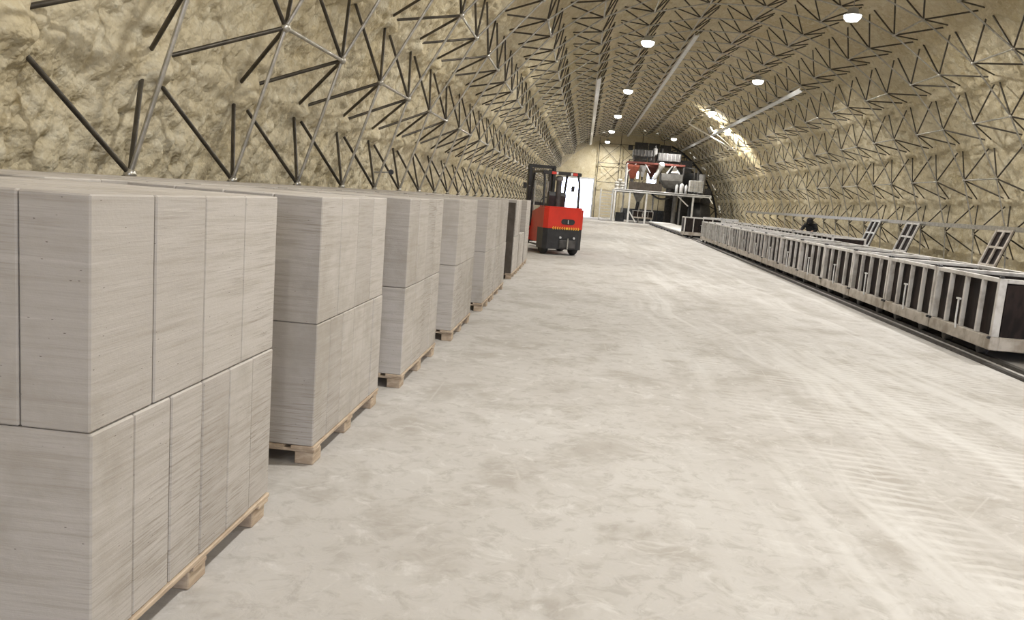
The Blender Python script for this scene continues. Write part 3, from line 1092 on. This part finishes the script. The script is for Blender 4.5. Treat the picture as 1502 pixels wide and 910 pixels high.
proto = make_cart(1.38, 1.85)
YS = [9.52, 11.31, 13.13, 14.98, 16.93, 18.98, 21.09, 23.22, 25.35, 27.5, 29.65, 31.8, 33.95, 36.1]
YE = YS[1:] + [38.2]
first = True
for i, (a, b) in enumerate(zip(YS, YE)):
    t = proto if first else copy_tree(proto)
    first = False
    ym = (a + b) / 2
    t.location = (rail_x(ym) + 0.13, ym, 0.0)
    t.rotation_euler = (0, 0, -math.atan(0.0275))
    t.scale = (1, (b - a - 0.03) / 1.85, 1)
    lb = 'slatted steel mould cart on the track, %s' % ('nearest to the viewer' if i == 0 else ORD[i] + ' in the front row')
    tag(t, lb, 'cart', 'mould carts in the front row')
# row behind, starting further down the hall
for i in range(8):
    t = copy_tree(proto)
    ym = 26.75 + i * 2.4
    t.location = (7.75, ym, 0.0)
    t.rotation_euler = (0, 0, -0.01)
    t.scale = (0.75, 2.36 / 1.85, 1.02)
    tag(t, 'slatted mould cart in the row by the right wall, %s' % ('nearest' if i == 0 else ORD[i]), 'cart', 'mould carts in the wall row')
# carts standing across beyond the front row and under the platform
t = copy_tree(proto)
t.rotation_euler = (0, 0, R(90))
t.scale = (0.8, 1.02, 1.12)
t.location = (6.15, 41.6, 0.0)
tag(t, 'mould cart standing crosswise beyond the end of front row', 'cart')
t = copy_tree(proto)
t.location = (5.0, 67.6, 0.30)
t.rotation_euler = (0, 0, R(90))
t.scale = (0.6, 0.92, 0.75)
tag(t, 'small pale slatted cart under the platform beside its leg', 'cart')


def floor_strip(name, off0, off1, h, mat, label, cat, y0=6.5, y1=43.2):
    pts = [(rail_x(y) + off0, y) for y in (y0, 40, y1)] + [(rail_x(y) + off1, y) for y in (y1, 40, y0)]
    return tag(MB().prism(pts, 0.0, h, 'Z').build(name, mat), label, cat)


rails = 'rails under the mould carts'
tag(floor_strip('track_rail', 0.20, 0.27, 0.04, M['rail'], 'dark steel track rail along the aisle edge of the carts', 'rail'), group=rails)
tag(floor_strip('track_rail', 1.38, 1.45, 0.04, M['rail'], 'dark steel track rail under the back wheels of carts', 'rail'), group=rails)
floor_strip('kerb_plate', -0.02, 0.05, 0.03, M['rail'], 'low dark steel edge strip between aisle and cart track', 'edge strip')
for (x, lab) in ((7.92, 'track rail on the aisle side of the wall row of carts'), (8.70, 'track rail on the wall side of the wall row of carts')):
    tag(MB().box((x, 35.5, 0.02), (0.07, 24, 0.04)).build('track_rail', M['rail']), lab, 'rail', rails)

# roller conveyor between the carts and the plant
cv = tag(empty('roller_conveyor', (5.45, 43.3, 0)), 'low pale roller conveyor running up to the mixing platform', 'conveyor')
for x in (0.0, 1.5):
    MB().box((x, 11.2, 0.13), (0.08, 22.4, 0.14)).build('side_frame', M['dark_grey'], cv)
MB().box((0.75, 11.2, 0.20), (1.4, 22.2, 0.02)).build('conveyor_bed', M['grey_paint'], cv)
rm = MB().tube((-0.10, 0, 0.22), (1.6, 0, 0.22), 0.05, 10).mesh('roller', M['white'])
for i in range(28):
    place('roller', rm, cv, (0, 0.4 + i * 0.8, 0))
fm = MB().box((0, 0, 0.03), (0.1, 0.1, 0.06)).mesh('conveyor_foot', M['dark_grey'])
for i in range(12):
    for x in (0.0, 1.5):
        place('conveyor_foot', fm, cv, (x, 0.6 + i * 1.9, 0))

# wall rail and leaning panels on the right
wr = tag(empty('wall_rail', (12.05, 18, 1.62)), 'grey metal rail running along the right wall above the carts', 'rail')
MB().box((0, 20, 0), (0.05, 46, 0.14), ch=0.008).build('rail_beam', M['galv'], wr)
bk = MB().box((0.10, 0, -0.02), (0.2, 0.05, 0.06)).mesh('rail_bracket', M['galv'])
for i in range(22):
    place('rail_bracket', bk, wr, (0, -2.46 + i * 2, 0))


def lean_panel(y, w, h, label, mat):
    t = tag(empty('slatted_panel', (11.35, y, 0.0)), label, 'panel', 'slatted panels leaning on the wall rail')
    t.rotation_euler = (0, R(19), 0)
    for s in (-1, 1):
        MB().box((0, s * (w / 2 - 0.04), h / 2), (0.05, 0.08, h), ch=0.006).build('panel_stile', mat, t)
    MB().box((0, 0, h / 2), (0.05, 0.09, h - 0.12), ch=0.006).build('panel_mullion', mat, t)
    for z in (0.05, h * 0.36, h * 0.68, h - 0.04):
        MB().box((0.006, 0, z), (0.045, w - 0.16, 0.07), ch=0.006).build('panel_crossbar', mat, t)
    MB().box((0.045, 0, h / 2), (0.016, w - 0.04, h - 0.04)).build('panel_board', M['cart_panel'], t)


lean_panel(23.8, 0.95, 1.68, 'slatted panel leaning on right wall rail, nearest one', M['cart_base'])
lean_panel(30.2, 1.15, 1.72, 'dark slatted panel leaning on right wall rail, middle one', M['cart'])
lean_panel(33.9, 1.05, 1.72, 'pale slatted panel leaning on right wall rail, farthest one', M['grey_paint'])

# ------------------------------------------------------------------ mixing plant at the far end
PX, PY, PZ = 2.45, 67.0, 2.66
mz = tag(empty('steel_platform', (PX, PY, 0)), 'pale steel platform on posts carrying the mixing plant', 'platform')
MB().box((3.93, 2.5, PZ - 0.05), (7.86, 5.0, 0.06)).build('deck', M['dark_grey'], mz)
MB().box((3.93, 0.05, PZ - 0.07), (7.9, 0.10, 0.22), ch=0.01).build('edge_beam', M['white'], mz)
MB().box((3.93, 4.95, PZ - 0.07), (7.9, 0.10, 0.22), ch=0.01).build('edge_beam', M['grey_paint'], mz)
pm = MB().box((0, 0, (PZ - 0.18) / 2), (0.14, 0.14, PZ - 0.18), ch=0.01).mesh('platform_post', M['white'])
for x, y in ((0.10, 0.10), (1.30, 0.10), (2.68, 0.10), (3.62, 4.8), (6.45, 0.10), (0.10, 4.8), (6.0, 4.8), (0.9, 2.5), (2.3, 2.5)):
    place('platform_post', pm, mz, (x, y, 0))
for a, b in (((1.38, 0.12, 0.9), (1.95, 0.12, 0.05)), ((7.75, 0.1, 2.5), (8.05, 0.1, 2.05)), ((5.2, 0.1, 2.45), (6.1, 0.1, 1.7))):
    MB().tube(a, b, 0.05, 8).build('brace', M['white'], mz)
# stair on the left of the platform
sr = tag(empty('steel_stair', (1.88, PY + 0.3, 0)), 'narrow steel stair rising to the platform beside its left post', 'stair')
for s in (-1, 1):
    MB().prism([(0.0, 0.0), (0.25, 0.0), (2.75, 2.55), (2.55, 2.6), (0.0, 0.22)], s * 0.50 - 0.03, s * 0.50 + 0.03, 'X').build('stringer', M['grey_paint'], sr)
    MB().tube((s * 0.5, 0.05, 0.1), (s * 0.5, 0.05, 2.6), 0.045, 8).build('rail_post', M['white'], sr)
sm = MB().box((0, 0.12, 0), (0.94, 0.26, 0.05)).mesh('tread', M['grey_paint'])
for i in range(10):
    place('tread', sm, sr, (0, 0.12 + i * 0.25, 0.25 + i * 0.245))
# dark low parapet on the deck
dp = tag(empty('deck_parapet', (3.62, PY + 0.25, PZ)), 'dark brown board parapet along the platform edge', 'parapet')
for i in range(5):
    MB().box((0.265 + i * 0.53, 0, 0.36), (0.52, 0.04, 0.64), ch=0.005).build('parapet_board', M['wood_dark'], dp)
for i in range(6):
    MB().box((i * 0.53, 0.04, 0.38), (0.05, 0.05, 0.76)).build('parapet_post', M['dark_grey'], dp)
# red gantry above the deck
gt = tag(empty('hopper_gantry', (3.32, PY + 0.7, PZ)), 'rust red steel gantry over the hoppers on the platform', 'gantry')
for y in (0.0, 2.0):
    MB().box((2.35, y, 2.28), (4.75, 0.14, 0.16), ch=0.01).build('gantry_beam', M['brown_red'], gt)
    for x in (0.05, 4.65):
        MB().box((x, y, 1.10), (0.11, 0.11, 2.2), ch=0.008).build('gantry_post', M['white'] if x < 1 else M['dark_grey'], gt)
for a, b in (((0.08, 0, 1.5), (0.75, 0, 2.2)), ((1.95, 0, 1.5), (1.5, 0, 2.2))):
    MB().tube(a, b, 0.045, 8).build('gantry_brace', M['white'], gt)
for x in (0.6, 2.1, 4.1):
    MB().box((x, 1.0, 2.30), (0.10, 1.86, 0.10)).build('gantry_crossbar', M['brown_red'], gt)


def hopper(name, x, y, z, top, bot, h, rim, mat, label, cat='hopper', leg=0.0, tubeh=0.25):
    t = tag(empty(name, (x, y, z)), label, cat)
    MB().frustum((0, 0, tubeh), bot, top, h).build('hopper_cone', mat, t)
    MB().box((0, 0, tubeh + h + rim / 2), (top[0], top[1], rim), ch=0.01).build('hopper_rim', mat, t)
    MB().tube((0, 0, 0), (0, 0, tubeh + 0.02), min(bot) * 0.45, 12).build('outlet', M['dark_grey'], t)
    return t


hopper('red_hopper', 3.85, PY + 1.2, PZ + 0.72, (1.0, 1.3), (0.35, 0.35), 0.95, 0.18, M['orange'], 'orange red cone hopper under the left of the gantry')
hopper('small_grey_hopper', 4.66, PY + 1.2, PZ + 0.9, (0.55, 0.7), (0.16, 0.16), 0.85, 0.1, M['grey_paint'], 'slim pale grey hopper next to the orange one')
hopper('dark_red_hopper', 5.45, PY + 1.9, PZ + 1.0, (0.95, 0.9), (0.3, 0.3), 0.80, 0.15, M['brown_red'], 'dark red hopper behind the bright window glare')
hopper('weigh_hopper', 7.05, PY + 1.2, PZ + 0.13, (1.75, 1.5), (0.9, 0.7), 0.62, 0.55, M['plastic_grey'], 'wide grey weighing hopper at the middle of the platform')
tf = tag(empty('tripod_frame', (7.15, PY + 1.0, PZ + 1.60)), 'white tapered frame standing on the wide grey hopper', 'frame')
for x, y in ((-0.5, -0.3), (0.5, -0.3), (0.5, 0.4), (-0.5, 0.4)):
    MB().tube((x, y, 0.0), (x * 0.15, y * 0.15, 0.66), 0.05, 8).build('frame_leg', M['white'], tf)
MB().frustum((0.12, -0.02, 0.06), (0.62, 0.4), (0.16, 0.16), 0.50).build('dust_sock', M['sack'], tf)
cs = tag(empty('screw_feeder', (5.60, PY + 0.6, PZ + 1.0)), 'pale slanted tube feeder beside the window glare', 'feeder')
MB().tube((0, 0, 0), (0.55, 0, 1.15), 0.16, 14).build('feeder_tube', M['grey_paint'], cs)
MB().lathe([(0.10, 0.0), (0.24, 0.05), (0.24, 0.42), (0.12, 0.5)], (0.52, 0, 0.95), 16).build('feeder_head', M['white'], cs)
# upper bins
for (x, w_, z, h_, lab) in ((4.55, 1.6, 5.50, 0.52, 'grey rectangular bin above the left of the red gantry'), (6.72, 1.9, 5.24, 0.62, 'grey ribbed bin above the right of the red gantry')):
    t = tag(empty('upper_bin', (x, PY + 1.6, z)), lab, 'bin')
    MB().box((0, 0, h_ / 2), (w_, 1.5, h_), ch=0.02).build('bin_body', M['dark_grey'], t)
    for i in range(6):
        MB().box((-w_ / 2 + w_ * (i + 0.5) / 6, -0.77, h_ / 2), (0.04, 0.04, h_ - 0.02)).build('bin_rib', M['plastic_grey'], t)
    for sx_ in (-1, 1):
        MB().box((sx_ * (w_ / 2 - 0.08), 0, -0.12), (0.1, 1.2, 0.26)).build('bin_foot', M['dark_grey'], t)
cl = tag(empty('dust_filter', (5.56, PY + 1.4, 5.02)), 'grey upright dust filter between the two upper bins', 'filter')
MB().lathe([(0.10, 0.0), (0.19, 0.25), (0.19, 1.15), (0.12, 1.25)], n=16).build('filter_body', M['plastic_grey'], cl)
MB().tube((0, 0, 1.2), (0, 0, 1.45), 0.07, 10).build('filter_stub', M['dark_grey'], cl)
fx = tag(empty('exhaust_fan', (3.95, HALL_Y1 - 0.9, 6.75)), 'small black fan box high on the far wall', 'fan')
MB().box((0, 0, 0), (0.42, 0.3, 0.42), ch=0.03).build('fan_housing', M['black'], fx)
MB().lathe([(0.15, -0.19), (0.17, -0.16), (0.17, -0.13)], n=16, axis='Y').build('fan_grille', M['dark_grey'], fx)
MB().tube((0, 0.1, 0), (0, 0.6, 0), 0.03, 8).build('fan_bracket', M['dark_grey'], fx)
# gas cylinders and tote tank
for i, (x, r_, h_) in enumerate(((7.52, 0.12, 0.76), (7.92, 0.17, 0.86), (8.28, 0.12, 0.76))):
    t = tag(empty('gas_cylinder', (x, PY + 0.45, PZ - 0.02)), ['slim pale cylinder left of the thick one on the platform', 'thickest pale cylinder of three on the platform', 'slim pale cylinder beside the tote tank'][i], 'cylinder', 'cylinders on the platform')
    MB().lathe([(r_ * 0.9, 0), (r_, 0.03), (r_, h_ - 0.12), (r_ * 0.6, h_ - 0.03), (r_ * 0.3, h_)], n=16).build('cylinder_body', M['grey_paint'], t)
    MB().tube((0, 0, h_ - 0.01), (0, 0, h_ + 0.08), 0.03, 8).build('valve', M['galv'], t)
ib = tag(empty('tote_tank', (9.05, PY + 0.75, PZ - 0.02)), 'pale caged tote tank on feet at right of the platform', 'tank')
MB().box((0, 0, 0.72), (1.05, 0.95, 0.95), ch=0.06).build('tank_body', M['sack'], ib)
for i in range(6):
    MB().box((0, -0.50, 0.26 + i * 0.18), (1.14, 0.03, 0.035)).build('cage_bar', M['grey_paint'], ib)
for i in range(6):
    MB().box((-0.54 + i * 0.216, -0.525, 0.70), (0.03, 0.025, 0.98)).build('cage_upright', M['grey_paint'], ib)
for x in (-0.42, 0.0, 0.42):
    MB().box((x, 0, 0.09), (0.16, 0.9, 0.18)).build('tank_foot', M['black'], ib)
MB().lathe([(0.12, 1.19), (0.12, 1.25)], n=14).build('fill_cap', M['black'], ib)
tk = tag(empty('tall_drum', (9.75, PY + 2.2, PZ - 0.02)), 'grey tall drum behind the tote tank', 'drum')
MB().lathe([(0.28, 0), (0.30, 0.04), (0.30, 1.75), (0.26, 1.80)], n=18).build('drum_body', M['plastic_grey'], tk)
MB().lathe([(0.31, 0.85), (0.32, 0.88), (0.31, 0.91)], n=18).build('drum_band', M['dark_grey'], tk)
cb_ = tag(empty('control_cabinet', (8.62, PY + 3.4, PZ - 0.02)), 'dark control cabinet at the back of the platform', 'cabinet')
MB().box((0, 0, 0.95), (0.9, 0.5, 1.9), ch=0.02).build('cabinet_body', M['dark_grey'], cb_)
MB().box((0, -0.262, 0.95), (0.8, 0.02, 1.76), ch=0.006).build('cabinet_door', M['plinth'], cb_)
# sacks
i = 0
for lev, xs in enumerate(((2.665, 3.075), (2.665, 3.075), (2.665, 3.075), (2.87,))):
    for x in xs:
        o = MB()
        prof = [(0.02, 0.0), (0.20, 0.015), (0.235, 0.09), (0.235, 0.13), (0.19, 0.205), (0.02, 0.22)]
        o.lathe(prof, n=14)
        o.v = [(p[0] * 0.86, p[1] * 1.5, p[2]) for p in o.v]
        pos_w = 'top' if lev == 3 else ('left' if x < 2.9 else 'right')
        tag(o.build('cement_sack', M['sack'], None, (x, PY + 0.6, PZ - 0.02 + lev * 0.221)), 'white sack at platform left end, %s of the pile' % ('top' if lev == 3 else '%s side, %s layer' % (pos_w, ('bottom', 'second', 'third')[lev])), 'sack', 'white sacks on the platform')
        i += 1
# below the deck
hs = tag(MB().path([(5.55 + t * 0.19, PY + 0.5, 2.45 - 0.34 * math.sin(math.pi * t / 9) - (0.0)) for t in range(10)], 0.075, 10).build('sagging_hose', M['black']), 'black hose sagging below the platform deck', 'hose')
sl = tag(empty('support_column', (7.55, PY + 1.2, 0)), 'thick grey column under the middle of the platform', 'column')
MB().tube((0, 0, 0.03), (0, 0, 2.5), 0.17, 16).build('column_shaft', M['plastic_grey'], sl)
MB().box((0, 0, 0.02), (0.5, 0.5, 0.04)).build('base_plate', M['dark_grey'], sl)
dc = tag(empty('discharge_chute', (4.55, PY + 1.4, 0.0)), 'dark chute tapering below the platform deck', 'chute')
MB().frustum((0, 0, 1.75), (0.3, 0.3), (1.0, 0.8), 0.75).build('chute_cone', M['plastic_grey'], dc)
MB().tube((-0.1, 0, 0.85), (0, 0, 1.8), 0.14, 12).build('chute_spout', M['black'], dc)
mx = tag(empty('mixer_drum', (9.75, PY + 2.2, 0)), 'black mixer drum in the shade at right below the platform', 'mixer')
MB().lathe([(0.45, -0.9), (0.85, -0.75), (0.95, 0.0), (0.85, 0.75), (0.45, 0.9)], (0, 0, 1.15), 24, 'X').build('drum_shell', M['black'], mx)
MB().lathe([(0.97, -0.06), (1.0, 0.0), (0.97, 0.06)], (0, 0, 1.15), 24, 'X').build('drum_ring', M['dark_grey'], mx)
for x in (-0.6, 0.6):
    MB().prism([(-0.7, 0.0), (0.7, 0.0), (0.45, 0.6), (-0.45, 0.6)], x - 0.06, x + 0.06, 'X').build('drum_cradle', M['dark_grey'], mx)
bl = tag(empty('blue_canister', (3.15, PY + 1.8, 0)), 'dark blue canister standing below the platform left end', 'canister')
MB().box((0, 0, 0.38), (0.75, 0.5, 0.76), ch=0.05).build('canister_body', M['plinth'], bl)
MB().lathe([(0.09, 0.74), (0.09, 0.80)], (0.1, 0, 0), 12).build('canister_cap', M['white'], bl)
# end arch in shadow, the shade painted in as black tubes
ea = tag(empty('dark_end_arch', (XC, 74.5, 0)), 'dark double arch truss framing the right of the plant', 'arch truss')
for r_ in (7.95, 7.35):
    MB().path([off(vault(a, 0, r_)) for a in range(24, 92, 4)], 0.09, 8).build('arch_tube', M['black'], ea)
for i, a in enumerate(range(24, 88, 4)):
    r0, r1 = (7.95, 7.35) if i % 2 else (7.35, 7.95)
    MB().tube(off(vault(a, 0, r0)), off(vault(a + 4, 0, r1)), 0.045, 6).build('arch_web', M['black'], ea)
# dark sheets added to paint in the shade behind the plant; its pipework
sc_ = tag(empty('plant_screen', (0, 73.2, 0)), 'dark steel sheet screen standing behind the mixing plant', 'screen')
for (x0, x1, z0, z1) in ((7.35, 8.3, 0.0, 6.4), (8.34, 9.3, 0.0, 5.7), (9.34, 10.3, 0.0, 4.7), (10.34, 11.2, 0.0, 3.4), (4.1, 5.3, 5.05, 7.0), (5.34, 6.3, 5.05, 7.0), (6.34, 7.31, 5.05, 6.9)):
    MB().box(((x0 + x1) / 2, 0, (z0 + z1) / 2), (x1 - x0, 0.05, z1 - z0), ch=0.008).build('screen_panel', M['dark_grey'], sc_)
for x in (4.12, 7.32, 9.32):
    MB().box((x, 0.10, 2.3), (0.12, 0.12, 4.6)).build('screen_post', M['steel_dark'], sc_)
pw = tag(empty('plant_pipework', (0, PY + 3.4, 0)), 'thin grey pipes climbing behind the hoppers of the plant', 'pipes')
for pts in ([(3.6, 0, PZ), (3.6, 0, 5.3), (5.0, 0, 5.4)], [(6.35, 0, PZ), (6.35, 0, 6.4)], [(7.9, 0, PZ), (7.9, 0, 4.9), (9.2, 0, 4.95), (9.2, 0, 4.0)], [(9.55, 0.2, PZ), (9.55, 0.2, 4.8)]):
    MB().path(pts, 0.06, 8).build('pipe', M['plastic_grey'], pw)
# long metal sheet pile beyond the carts
pl = tag(empty('sheet_stack', (8.6, 51.5, 0)), 'long pale metal tray resting beyond the crosswise cart', 'tray')
MB().box((0, 0, 0.70), (2.2, 0.9, 0.10), ch=0.01).build('sheet_top', M['grey_paint'], pl)
MB().box((0, -0.44, 0.90), (2.2, 0.03, 0.34), ch=0.006).build('sheet_side', M['grey_paint'], pl)
for x in (-1.0, 1.0):
    MB().box((x, 0, 0.325), (0.1, 0.8, 0.65)).build('trestle_leg', M['cart_base'], pl)

# ------------------------------------------------------------------ person behind the wall row of carts
def skin_mesh(name, verts, edges, mat, parent=None, loc=(0, 0, 0), rz=0.0, sub=2, root=0):
    me = bpy.data.meshes.new(name)
    me.from_pydata([v[:3] for v in verts], edges, [])
    me.materials.append(mat)
    o = place(name, me, parent, loc, (0, 0, rz))
    md = o.modifiers.new('skin', 'SKIN')
    md.use_smooth_shade = True
    for i, v in enumerate(verts):
        sv = me.skin_vertices[0].data[i]
        sv.radius = (v[3], v[4] if len(v) > 4 else v[3])
        sv.use_root = i == root
    o.modifiers.new('sub', 'SUBSURF').levels = sub
    o.modifiers['sub'].render_levels = sub
    return o


bv = [(0, 0, 0.86, .16, .13), (0, -0.05, 1.02, .17, .13), (0, -0.16, 1.20, .19, .13), (0, -0.20, 1.25, .09), (0, -0.26, 1.30, .07),
      (0, -0.30, 1.36, .095), (0, -0.31, 1.42, .075),
      (0.20, -0.16, 1.22, .085), (0.30, -0.22, 1.05, .07), (0.27, -0.42, 0.98, .05), (0.25, -0.50, 1.00, .04),
      (-0.20, -0.16, 1.22, .085), (-0.30, -0.22, 1.05, .07), (-0.27, -0.42, 0.98, .05), (-0.25, -0.50, 1.00, .04),
      (0.10, 0.0, 0.80, .11), (0.12, -0.03, 0.45, .075), (0.12, 0.03, 0.09, .05), (0.13, -0.12, 0.045, .042),
      (-0.10, 0.0, 0.80, .11), (-0.12, -0.03, 0.45, .075), (-0.12, 0.03, 0.09, .05), (-0.13, -0.12, 0.045, .042)]
be = [(0, 1), (1, 2), (2, 3), (3, 4), (4, 5), (5, 6), (2, 7), (7, 8), (8, 9), (9, 10), (2, 11), (11, 12), (12, 13), (13, 14),
      (0, 15), (15, 16), (16, 17), (17, 18), (0, 19), (19, 20), (20, 21), (21, 22)]
person = skin_mesh('person', bv, be, M['cloth_black'], None, (9.25, 33.4, 0.0), R(-35))
tag(person, 'person in black hooded clothing bent over behind the mould carts', 'person')
hood = MB().lathe([(0.03, 0.145), (0.09, 0.12), (0.128, 0.04), (0.135, -0.05), (0.12, -0.13), (0.06, -0.16)], n=16)
hood.build('hood', M['cloth_black'], person, (0, -0.285, 1.375), (R(18), 0, 0))
face = MB().lathe([(0.015, 0.085), (0.05, 0.07), (0.075, 0.02), (0.075, -0.03), (0.055, -0.075), (0.02, -0.095)], n=16)
face.box((0, -0.083, -0.012), (0.022, 0.03, 0.035), ch=0.006).box((0, -0.068, -0.05), (0.045, 0.016, 0.012), ch=0.003)
face.build('face', M['skin'], person, (0, -0.325, 1.350), (R(34), 0, 0))
for s in (-1, 1):
    hv = [(0, 0, 0, .028), (0, -0.05, 0, .036, .018), (0, -0.085, -0.004, .034, .015)]
    he = [(0, 1), (1, 2)]
    for fx_, ln in ((-0.027, .050), (-0.009, .060), (0.009, .056), (0.027, .042)):
        b0 = len(hv)
        hv += [(fx_, -0.10, -0.005, .009), (fx_, -0.10 - ln * .5, -0.012, .008), (fx_, -0.10 - ln, -0.030, .007)]
        he += [(2, b0), (b0, b0 + 1), (b0 + 1, b0 + 2)]
    b0 = len(hv)
    hv += [(-s * 0.045, -0.055, -0.01, .010), (-s * 0.058, -0.085, -0.02, .008)]
    he += [(1, b0), (b0, b0 + 1)]
    skin_mesh('hand', hv, he, M['skin'], person, (s * 0.25, -0.515, 1.0), 0.0, 1)
